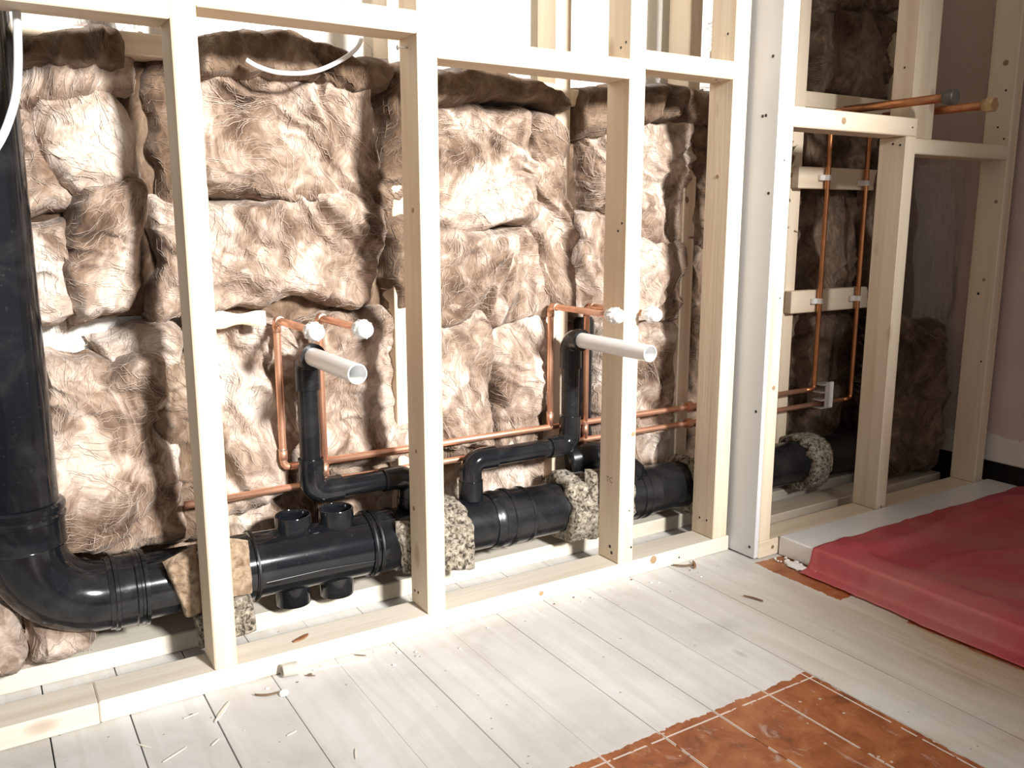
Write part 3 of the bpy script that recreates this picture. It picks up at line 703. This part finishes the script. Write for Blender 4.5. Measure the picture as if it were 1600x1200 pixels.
batt([(0.232, 0.750), (0.439, 0.751), (0.431, 0.629), (0.277, 0.644)], 2.110, 19, 'torn wool tuft in the white gap left of the first stud', R=.03)
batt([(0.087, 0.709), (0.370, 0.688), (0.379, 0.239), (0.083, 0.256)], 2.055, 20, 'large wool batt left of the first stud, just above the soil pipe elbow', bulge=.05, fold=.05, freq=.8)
batt([(0.336, 0.678), (0.483, 0.673), (0.462, 0.208), (0.336, 0.225)], 2.100, 21, 'dark wool strip beside the foot of the first stud', mat='wool_dark',R=.03)  # dark colour carries the first stud's shadow further down
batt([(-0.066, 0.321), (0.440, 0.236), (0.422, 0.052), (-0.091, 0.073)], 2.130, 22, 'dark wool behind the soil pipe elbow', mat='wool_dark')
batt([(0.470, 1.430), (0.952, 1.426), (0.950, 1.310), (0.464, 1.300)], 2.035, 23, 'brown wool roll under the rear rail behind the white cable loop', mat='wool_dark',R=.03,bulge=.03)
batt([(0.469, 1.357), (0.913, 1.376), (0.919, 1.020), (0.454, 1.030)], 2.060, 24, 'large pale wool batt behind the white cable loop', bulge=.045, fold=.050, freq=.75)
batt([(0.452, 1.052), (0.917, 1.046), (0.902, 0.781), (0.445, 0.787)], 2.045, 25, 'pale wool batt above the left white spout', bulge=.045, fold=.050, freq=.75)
batt([(0.890, 1.400), (1.020, 1.400), (1.012, 1.011), (0.892, 1.011)], 2.050, 26, 'wool strip coloured dark as stud shade beside the second stud, upper part', mat='wool_dark',R=.03)  # second stud's shadow put into the wool colour
batt([(0.892, 1.039), (1.015, 1.040), (1.005, 0.770), (0.892, 0.770)], 2.050, 27, 'wool strip coloured dark as stud shade beside the second stud, middle part', mat='wool_dark',R=.03)  # same painted stud shadow, continued below
batt([(0.460, 0.787), (0.692, 0.777), (0.677, 0.259), (0.445, 0.277)], 2.075, 28, 'wool batt behind the left copper riser', bulge=.02, fold=.04)
batt([(0.671, 0.777), (0.952, 0.775), (1.002, 0.317), (0.675, 0.325)], 2.085, 29, 'wool batt behind the left white spout', bulge=.03)
batt([(0.443, 0.335), (1.034, 0.357), (1.038, 0.060), (0.428, 0.103)], 2.130, 30, 'wool low behind the soil pipe boss section')
batt([(0.989, 1.363), (1.463, 1.359), (1.464, 1.256), (0.986, 1.250)], 2.035, 31, 'brown wool roll under the rear rail between second and third studs', mat='wool_dark',R=.03,bulge=.03)
batt([(0.992, 1.293), (1.380, 1.300), (1.393, 0.966), (0.983, 0.956)], 2.055, 32, 'big pale wool batt right of the second stud, upper part', bulge=.04, fold=.045, freq=.75)
batt([(1.365, 1.300), (1.470, 1.245), (1.515, 0.740), (1.365, 0.790)], 2.045, 33, 'upright folded wool flap left of the third stud', R=.03,stretch=4)
batt([(0.979, 0.988), (1.437, 0.983), (1.440, 0.690), (0.973, 0.715)], 2.045, 34, 'pale wool batt right of the second stud, above the horizontal copper pipes', bulge=.045, fold=.050, freq=.75)
batt([(0.985, 0.775), (1.242, 0.765), (1.245, 0.350), (0.976, 0.366)], 2.070, 35, 'wool batt right of the second stud at spout height')
batt([(1.220, 0.760), (1.440, 0.745), (1.440, 0.333), (1.228, 0.345)], 2.085, 36, 'torn wool tuft left of the right copper riser')
batt([(0.996, 0.403), (1.579, 0.366), (1.596, 0.101), (0.990, 0.134)], 2.110, 37, 'wool low behind the black elbow dropping into the soil pipe')
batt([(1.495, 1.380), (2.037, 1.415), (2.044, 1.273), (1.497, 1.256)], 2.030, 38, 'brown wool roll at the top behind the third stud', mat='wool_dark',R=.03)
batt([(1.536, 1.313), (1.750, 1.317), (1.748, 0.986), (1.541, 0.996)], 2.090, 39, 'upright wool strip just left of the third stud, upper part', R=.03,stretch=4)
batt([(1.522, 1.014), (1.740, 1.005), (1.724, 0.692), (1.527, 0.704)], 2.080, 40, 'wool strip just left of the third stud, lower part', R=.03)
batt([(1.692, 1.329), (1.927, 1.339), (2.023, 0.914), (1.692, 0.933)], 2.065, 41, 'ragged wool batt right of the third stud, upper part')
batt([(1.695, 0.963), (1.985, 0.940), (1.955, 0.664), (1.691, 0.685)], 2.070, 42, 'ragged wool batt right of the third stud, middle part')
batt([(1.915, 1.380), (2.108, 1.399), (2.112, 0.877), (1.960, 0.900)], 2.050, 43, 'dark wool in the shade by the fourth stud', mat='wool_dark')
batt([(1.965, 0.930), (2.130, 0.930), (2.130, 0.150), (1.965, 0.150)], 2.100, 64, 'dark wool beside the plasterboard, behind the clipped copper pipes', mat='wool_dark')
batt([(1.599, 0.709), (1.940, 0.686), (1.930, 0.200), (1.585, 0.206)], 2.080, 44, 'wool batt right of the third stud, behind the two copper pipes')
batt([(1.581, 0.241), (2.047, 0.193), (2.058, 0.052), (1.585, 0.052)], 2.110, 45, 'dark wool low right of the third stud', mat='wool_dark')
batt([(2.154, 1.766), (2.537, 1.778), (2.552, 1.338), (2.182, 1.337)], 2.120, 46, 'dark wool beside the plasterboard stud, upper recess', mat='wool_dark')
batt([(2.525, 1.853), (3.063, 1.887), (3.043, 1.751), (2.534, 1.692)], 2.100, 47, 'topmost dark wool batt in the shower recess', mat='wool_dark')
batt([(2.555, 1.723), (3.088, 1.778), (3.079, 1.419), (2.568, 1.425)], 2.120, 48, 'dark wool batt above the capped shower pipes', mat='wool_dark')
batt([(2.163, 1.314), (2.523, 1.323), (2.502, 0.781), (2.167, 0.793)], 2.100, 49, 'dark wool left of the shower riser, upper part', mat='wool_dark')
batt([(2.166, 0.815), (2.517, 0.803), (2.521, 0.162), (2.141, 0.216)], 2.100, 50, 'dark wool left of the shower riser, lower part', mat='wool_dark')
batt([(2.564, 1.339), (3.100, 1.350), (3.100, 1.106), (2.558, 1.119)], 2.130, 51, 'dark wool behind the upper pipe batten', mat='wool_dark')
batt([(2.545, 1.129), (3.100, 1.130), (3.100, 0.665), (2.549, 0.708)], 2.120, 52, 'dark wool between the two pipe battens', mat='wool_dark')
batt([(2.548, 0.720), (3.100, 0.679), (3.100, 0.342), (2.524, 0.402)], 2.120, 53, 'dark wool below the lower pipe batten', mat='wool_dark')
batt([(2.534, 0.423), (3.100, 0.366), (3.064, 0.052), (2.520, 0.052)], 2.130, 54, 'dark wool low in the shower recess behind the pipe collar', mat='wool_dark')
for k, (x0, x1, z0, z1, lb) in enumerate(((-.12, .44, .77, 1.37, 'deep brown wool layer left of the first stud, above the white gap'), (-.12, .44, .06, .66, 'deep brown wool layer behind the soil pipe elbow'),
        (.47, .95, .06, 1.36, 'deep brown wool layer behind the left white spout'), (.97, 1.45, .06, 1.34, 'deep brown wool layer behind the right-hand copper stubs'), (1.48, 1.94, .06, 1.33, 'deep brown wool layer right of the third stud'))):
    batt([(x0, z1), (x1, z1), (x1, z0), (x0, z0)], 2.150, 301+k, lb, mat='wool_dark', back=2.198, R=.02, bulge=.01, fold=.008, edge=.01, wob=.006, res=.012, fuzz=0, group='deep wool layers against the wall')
SG6 = 'wool stuffed behind the shower frame'
slab('insulation_batt', [(2.80, 1.99, .70), (3.115, 1.93, .64), (3.115, 1.90, .055), (2.79, 1.975, .055)], .085, 71, 'wool_dark', 'lumpy brown wool heap behind the shower tray against the pink wall', 'insulation', SG6, bulge=.04, fold=.03, R=.08)
slab('insulation_batt', [(2.84, 2.10, 1.235), (2.995, 2.05, 1.235), (3.06, 2.05, .64), (2.84, 2.10, .64)], .085, 72, 'wool_dark', 'upright dark wool strip right of the middle shower stud', 'insulation', SG6, bulge=.03, fold=.025)
slab('insulation_wad', [(-.12, 2.03, .26), (.012, 2.03, .24), (.020, 2.03, .052), (-.12, 2.03, .052)], .10, 73, 'wool', 'loose wool wad on the floor plate at the left edge under the elbow', 'insulation', 'loose wool wads under the soil pipe elbow', R=.06)
slab('insulation_wad', [(.010, 2.03, .17), (.185, 2.03, .125), (.165, 2.03, .052), (.015, 2.03, .052)], .10, 74, 'wool', 'loose rounded wool wad on the floor plate right under the soil pipe elbow', 'insulation', 'loose wool wads under the soil pipe elbow', R=.06)

# ------------------------------------------------------------------ wool pads packed round the soil pipe

def collar(x0, x1, r0, r1, a0, a1, seed, mat, label, name='wool_collar', wob=.012, group='wool packed round the soil pipe'):
    """ring or part ring of wool round the horizontal pipe; angle 0 faces the room, 90 is up"""
    nx = max(8, int((x1-x0)/.006)); na = max(16, int((a1-a0)/5)); full = abs(a1-a0) >= 359
    A, X = np.meshgrid(np.radians(np.linspace(a0, a1, na+1)), np.linspace(0, 1, nx+1)); A = A.ravel(); X = X.ravel()
    off = np.random.RandomState(seed).uniform(0, 60, 3)
    q = np.stack([X*(x1-x0)*9, np.cos(A)*1.1, np.sin(A)*1.1], 1)+off
    e = np.minimum(X, 1-X)*(x1-x0); f = np.sqrt(1-(1-np.clip(e/.015, 0, 1))**2)
    if not full:
        ea = np.minimum(A-math.radians(a0), math.radians(a1)-A)*r1; f = np.minimum(f, np.sqrt(1-(1-np.clip(ea/.015, 0, 1))**2))
    r = r0+(r1-r0)*f*(1+.35*fbm(q*1.3, 3))+.004*fbm(q*6, 2)*f
    x = x0+(x1-x0)*X+wob*fbm(q*1.5+9, 3)*np.where(np.abs(X-.5) > .3, 1, .4)
    V = np.stack([x, SY-np.cos(A)*r, np.array([sz(k) for k in x])+np.sin(A)*r], 1)
    Vi = np.stack([x, SY-np.cos(A)*r0, np.array([sz(k) for k in x])+np.sin(A)*r0], 1)
    n = len(V); idx = np.arange(n).reshape(nx+1, na+1); F = []
    for i in range(nx):
        for j in range(na):
            F.append([idx[i, j], idx[i, j+1], idx[i+1, j+1], idx[i+1, j]])
            F.append([n+idx[i, j], n+idx[i+1, j], n+idx[i+1, j+1], n+idx[i, j+1]])
    for i, in ((0,), (nx,)):
        for j in range(na): F.append([idx[i, j], idx[i, j+1], n+idx[i, j+1], n+idx[i, j]])
    o = mk(name, np.concatenate([V, Vi]), F, mat, smooth=True); return tag(o, label, 'insulation', group)
def pad(cs, t, seed, mat, label, **kw):
    k = dict(bulge=.004, fold=.004, R=.010, wob=.004, fine=.003, res=.004, edge=.006, fuzz=0); k.update(kw)
    return slab('wool_pad', cs, t, seed, mat, label, 'insulation', 'wool pads wedged behind the studs', **k)
pad([(.300, 1.925, .262), (.372, 1.915, .292), (.372, 1.915, .140), (.338, 1.925, .128)], .028, 81, 'rockwool_brown', 'tilted brown felt pad on the left side of the first stud foot')
pad([(.412, 1.912, .305), (.482, 1.912, .280), (.484, 1.912, .158), (.412, 1.912, .160)], .022, 82, 'rockwool_brown', 'brown felt pad on the right side of the first stud, over the soil pipe')
pad([(.352, 1.935, .128), (.482, 1.930, .150), (.492, 1.915, .056), (.358, 1.915, .050)], .030, 83, 'rockwool', 'grey brown felt pad low behind the first stud foot', bulge=.010, fold=.008)
pad([(.850, 1.915, .258), (.905, 1.912, .252), (.905, 1.912, .118), (.866, 1.915, .112)], .022, 84, 'rockwool', 'speckled wool pad poking out left of the second stud')
pad([(.915, 1.912, .246), (1.072, 1.912, .216), (1.072, 1.905, .082), (.915, 1.905, .116)], .018, 85, 'rockwool', 'square speckled wool pad right of the second stud, in front of the soil pipe')
collar(.925, 1.062, .0745, .092, -5, 170, 86, 'rockwool', 'speckled wool wrap over the soil pipe right of the second stud', wob=.018)
collar(1.392, 1.490, .0730, .100, -180, 180, 87, 'rockwool', 'thick speckled wool collar round the soil pipe left of the third stud')
pad([(1.455, 1.925, .285), (1.525, 1.920, .285), (1.525, 1.915, .100), (1.462, 1.925, .085)], .030, 88, 'rockwool', 'ragged wool flap hanging behind the third stud', bulge=.012, fold=.010, wob=.010)
collar(1.525, 1.622, .0730, .098, -180, 180, 89, 'rockwool', 'wool collar on the soil pipe just right of the third stud')
collar(1.872, 1.905, .0745, .096, -180, 180, 90, 'rockwool', 'thin pale wool edge round the soil pipe by the fourth stud')
collar(2.415, 2.520, .0745, .100, -180, 180, 91, 'rockwool', 'ragged wool collar round the black pipe end in the shower recess', wob=.02)
# perforated fixing band on the rear plate
V = []; F = []
for k in range(7):
    cx, cy = 1.165+.0165*k, 2.100-.0026*k
    for r in (.0072, .0036):
        for z in (.0475, .0490):
            for j in range(12):
                a = 2*math.pi*j/12; V.append((cx+r*math.cos(a), cy+r*math.sin(a)*1.0, z))
    b0 = k*48
    for j in range(12):
        j2 = (j+1) % 12
        F += [[b0+12+j, b0+12+j2, b0+36+j2, b0+36+j], [b0+j, b0+j2, b0+12+j2, b0+12+j], [b0+24+j, b0+36+j, b0+36+j2, b0+24+j2]]
tag(mk('fixing_band', V, F, 'steel'), 'perforated galvanised fixing band lying on the rear floor plate', 'metal band')
# torn paper facing of a batt
fl = []
for i in range(13):
    for j in range(5):
        u, v = i/12, j/4
        fl.append((.462+.115*u, 2.030-.02*u+.012*math.sin(u*5), .790-.030*u*v-.035*v*(1-u)+.004*math.sin(u*9+v*3)))
FF = [[i*5+j, i*5+j+1, (i+1)*5+j+1, (i+1)*5+j] for i in range(12) for j in range(4)]
po = mk('paper_strip', fl, FF, 'paper_cream', smooth=True); tag(po, 'cream strip of torn facing sticking out of the wool right of the first stud', 'paper')
md = po.modifiers.new('thickness', 'SOLIDIFY'); md.thickness = .0012
# crumpled clear sheet
cs = []; nu, nv = 40, 60
uu, vv = np.meshgrid(np.linspace(0, 1, nu+1), np.linspace(0, 1, nv+1)); uu = uu.ravel(); vv = vv.ravel()
qq = np.stack([uu*5, vv*9, np.zeros_like(uu)], 1)
px_ = 2.93+.17*uu+.05*vv; pz_ = 1.195-.60*vv+.02*perlin(qq); py_ = 1.945-.07*uu+.018*perlin(qq*[2.5, .5, 1]+4)+.010*perlin(qq*[7, .6, 1]+8)
px_ = np.minimum(px_, 3.118)
FF = [[j*(nu+1)+i, j*(nu+1)+i+1, (j+1)*(nu+1)+i+1, (j+1)*(nu+1)+i] for j in range(nv) for i in range(nu)]
po = mk('plastic_sheet', np.stack([px_, py_, pz_], 1), FF, 'clear_film', smooth=True); tag(po, 'crumpled clear plastic sheet hanging beside the pink wall', 'plastic sheet')
# grade stamps on the timber
def stamp(par, txt, x, y, z, size):
    cu_ = bpy.data.curves.new('stamp', 'FONT'); cu_.body = txt; cu_.size = size*U; cu_.extrude = .0002
    t_ = bpy.data.objects.new('stamp_tmp', cu_); COL.objects.link(t_)
    bpy.context.view_layer.update()
    me = bpy.data.meshes.new_from_object(t_); bpy.data.objects.remove(t_)
    me.materials.clear(); me.materials.append(MATS['stamp_ink'])
    o = bpy.data.objects.new('grade_stamp', me); COL.objects.link(o); o.parent = par
    o.location = Vector((x, y, z))*U-par.location; o.rotation_euler = (math.pi/2, 0, -math.pi/2)
stamp(stud3, 'TC', 1.4708, 1.853, .276, .022)

# ------------------------------------------------------------------ shower tray and film

TX0, TX1, TY0, TY1, TZ = 2.008, 3.124, .42, 1.684, .060
def rect(i, z):
    b_ = i+(.125 if i > .05 else 0)
    return [(TX0+i, TY0+i, z), (TX1-i, TY0+i, z), (TX1-i, TY1-b_, z), (TX0+i, TY1-b_, z)]
lv = [rect(0, .002), rect(0, TZ-.004), rect(.004, TZ), rect(.085, TZ), rect(.105, TZ-.018), rect(.14, TZ-.022), rect(.40, TZ-.028)]
V = [p for r in lv for p in r]; F = []
for k in range(len(lv)-1):
    for j in range(4):
        j2 = (j+1) % 4; F.append([k*4+j, k*4+j2, (k+1)*4+j2, (k+1)*4+j])
F.append([(len(lv)-1)*4+j for j in range(4)]); F.append([3, 2, 1, 0])
tr = empty('shower_tray', (2.56, 1.05, 0), 'low white shower tray on the floor by the pink wall, mostly under red film', 'shower tray')
mk('tray_body', V, F, 'tray_white', tr)
mk('waste_cover', *lathe((2.95, 1.30, TZ-.028), (0, 0, 1), [(0, .05), (.004, .05), (.006, .045), (.006, .0005)], 28), 'steel', tr, smooth=True, sharp=40)
# red film: drapes over the tray and down its left edge on to the boards
nx, ny = 150, 150
sN = np.linspace(0, 1, nx+1); yN = np.linspace(TY0-.02, 1.556, ny+1)
kx = np.array([0, .03, .045, .07, .085, .12, .145, .165, .185, .30, 1.0])
vx = np.array([1.938, 1.985, 1.997, 2.003, 2.010, 2.060, 2.096, 2.120, 2.150, 2.32, 3.118])
vz = np.array([.004, .007, .030, .056, .0635, .064, .0625, .052, .044, .041, .040])
S_, Y_ = np.meshgrid(sN, yN); S_ = S_.ravel(); Y_ = Y_.ravel()
x = np.interp(S_, kx, vx); z = np.interp(S_, kx, vz)
yr = ss((Y_-1.43)/.05); z = np.where(x > 2.05, z+(0.0635-z)*yr, z)
q = np.stack([x*3, Y_*3, np.zeros_like(x)], 1)
on = ss((x-2.02)/.05)
# the loose flap on the floor comes and goes
fl = ss((.05-S_)/.05); x = x+fl*(.024*perlin(q*[0, 1.3, 1]+[0, 7, 0])+.006+.03*np.clip((1.25-Y_), 0, .4)*-1.0)
w1 = perlin(q*1.6+3)*.05
crease = np.clip(1-np.abs(perlin((q+w1[:, None])*[.5, 1.1, 1]+20))*9, 0, 1)
crease2 = np.clip(1-np.abs(perlin((q+w1[:, None])*[1.1, .6, 1]+50))*10, 0, 1)
z = z+.0012+on*(.0055*crease+.0040*crease2+.0025*np.abs(perlin(q*4)))+.010*on*ss((Y_-1.50)/.06)*np.abs(perlin(q*[3, 0, 1]+5))*.5
x = x-(1-on)*np.abs(perlin(q*[0, 5, 1]+9))*.006
z = np.maximum(z, .0022+.0015*np.abs(perlin(q*8)))
y2 = Y_+ss((Y_-1.5)/.06)*(.012*perlin(q*[2.2, 0, 1]+31)-.03*(1-ss((x-2.0)/.12))*0)
V = np.stack([x, y2, z], 1)
F = [[j*(nx+1)+i, j*(nx+1)+i+1, (j+1)*(nx+1)+i+1, (j+1)*(nx+1)+i] for j in range(ny) for i in range(nx)]
fo = mk('protective_film', V, F, 'red_film', smooth=True); tag(fo, 'translucent red protective film creased over the shower tray', 'plastic film')
md = fo.modifiers.new('thickness', 'SOLIDIFY'); md.thickness = .0006

# ------------------------------------------------------------------ debris

def blob(name, p, size, seed, mat, label, cat, group=None, amp=.4):
    bm = bmesh.new(); bmesh.ops.create_icosphere(bm, subdivisions=2, radius=1)
    V = np.array([tuple(v.co) for v in bm.verts]); bm.verts.index_update(); F = [[v.index for v in f.verts] for f in bm.faces]; bm.free()
    r = 1+amp*perlin(V*1.4+seed*3.7); V = V*r[:, None]*np.array(size); V[:, 2] = np.maximum(V[:, 2], -size[2]*.5); V[:, 2] -= V[:, 2].min()
    return tag(mk(name, V+np.array(p), F, mat, smooth=False), label, cat, group)
def sliver(name, p, ang, L, w_, h_, mat, label, cat, group=None, curl=0.0):
    n = 8; V = []; F = []; d = np.array([math.cos(ang), math.sin(ang), 0]); s_ = np.array([-math.sin(ang), math.cos(ang), 0])
    for i in range(n+1):
        t = i/n-.5; ww = w_*(1-.75*abs(t*2)**2.5); c = np.array(p)+d*L*t+s_*curl*(t*t-.1)+np.array([0, 0, h_*.15+abs(curl)*.25*t*t])
        V += [c-s_*ww/2, c+s_*ww/2, c+s_*ww*.42+np.array([0, 0, h_]), c-s_*ww*.42+np.array([0, 0, h_])]
    for i in range(n):
        for j in range(4): F.append([i*4+j, i*4+(j+1) % 4, (i+1)*4+(j+1) % 4, (i+1)*4+j])
    F += [[3, 2, 1, 0], [n*4+j for j in range(4)]]
    return tag(mk(name, V, F, mat), label, cat, group)
# rolled scrap leaning on the plate
V, F = [], []
for i in range(9):
    for k in range(15):
        a = 2*math.pi*k/15*1.25; r = .013+.0015*i/8+.002*k/15
        V.append((.505+.034*i/8, 1.772-.004*i/8+r*math.cos(a), .016+r*math.sin(a)))
F = [[i*15+k, i*15+k+1, (i+1)*15+k+1, (i+1)*15+k] for i in range(8) for k in range(14)]
o = mk('paper_roll', V, F, 'mortar', smooth=True); tag(o, 'small curled grey scrap lying against the floor plate right of the first stud', 'scrap'); md = o.modifiers.new('thickness', 'SOLIDIFY'); md.thickness = .002
sliver('leaf', (.572, 1.835, .0475), .45, .046, .013, .003, 'leaf_brown', 'small brown leaf lying on the long floor plate', 'leaf', curl=.006)
sliver('wood_splinter', (.358, 1.700, .001), .95, .075, .009, .0025, 'splinter_wood', 'largest pale wood splinter on the boards, below the first stud', 'wood splinter')
sliver('twig', (.455, 1.715, .001), -.35, .052, .004, .004, 'twig_brown', 'thin dark twig on the boards below the curled scrap', 'twig', curl=.02)
sliver('paper_scrap', (.487, 1.702, .001), .9, .024, .020, .004, 'paper_white', 'tiny white paper scrap by the twig', 'scrap')
sliver('wood_splinter', (.640, 1.752, .001), -.15, .135, .004, .003, 'splinter_wood', 'long thin splinter on the pale boards between first and second studs', 'wood splinter')
for k, (x, y, a, L) in enumerate(((.245, 1.600, .5, .05), (.300, 1.720, .2, .028), (.537, 1.420, 1.2, .03), (.32, 1.60, .7, .022), (.20, 1.66, 2.2, .03), (.56, 1.745, -.6, .022), (.69, 1.772, -.7, .026), (.455, 1.55, .3, .02))):
    sliver('wood_splinter', (x, y, .001), a, L*1.1, .0036, .0015, 'splinter_wood' if k not in (5, 6) else 'twig_brown', 'small loose wood splinter on the washed boards', 'wood splinter', 'small splinters on the boards')
sliver('twig', (1.695, 1.765, .001), 2.6, .060, .006, .005, 'twig_brown', 'brown twig at the foot of the floor plate left of the plasterboard', 'twig', 'twigs by the floor plate', curl=-.02)
sliver('twig', (1.725, 1.752, .001), .9, .050, .008, .006, 'leaf_brown', 'rusty wood chip at the foot of the floor plate left of the plasterboard', 'twig', 'twigs by the floor plate', curl=.015)
sliver('twig', (1.700, 1.500, .001), 1.9, .055, .005, .004, 'twig_brown', 'dark twig lying on the boards in front of the plasterboard', 'twig', curl=.02)
R_ = random.Random(5)
for k in range(26):
    x = R_.uniform(1.955, 2.0); y = R_.choice([R_.uniform(1.52, 1.67), R_.uniform(1.40, 1.66)]); s = R_.uniform(.003, .009)
    blob('plaster_crumb', (x-.25*(1.6-y)*.12, y, .0005), (s, s, s*.6), k, 'crumb_white', 'white plaster crumb beside the corner of the shower tray', 'crumb', 'plaster crumbs by the shower tray')
blob('plaster_crumb', (1.972, 1.585, .0005), (.017, .045, .006), 41, 'crumb_white', 'largest white plaster smear beside the shower tray corner', 'crumb')
for k in range(34):
    x = R_.uniform(.3, 1.75); y = 1.785-abs(R_.gauss(0, .06)); s = R_.uniform(.0014, .0032)
    blob('grit', (x, y, .0003), (s*1.6, s, s*.7), 60+k, R_.choice(['twig_brown', 'mortar', 'crumb_white']), 'speck of grit on the boards along the floor plate', 'grit', 'grit along the floor plate')
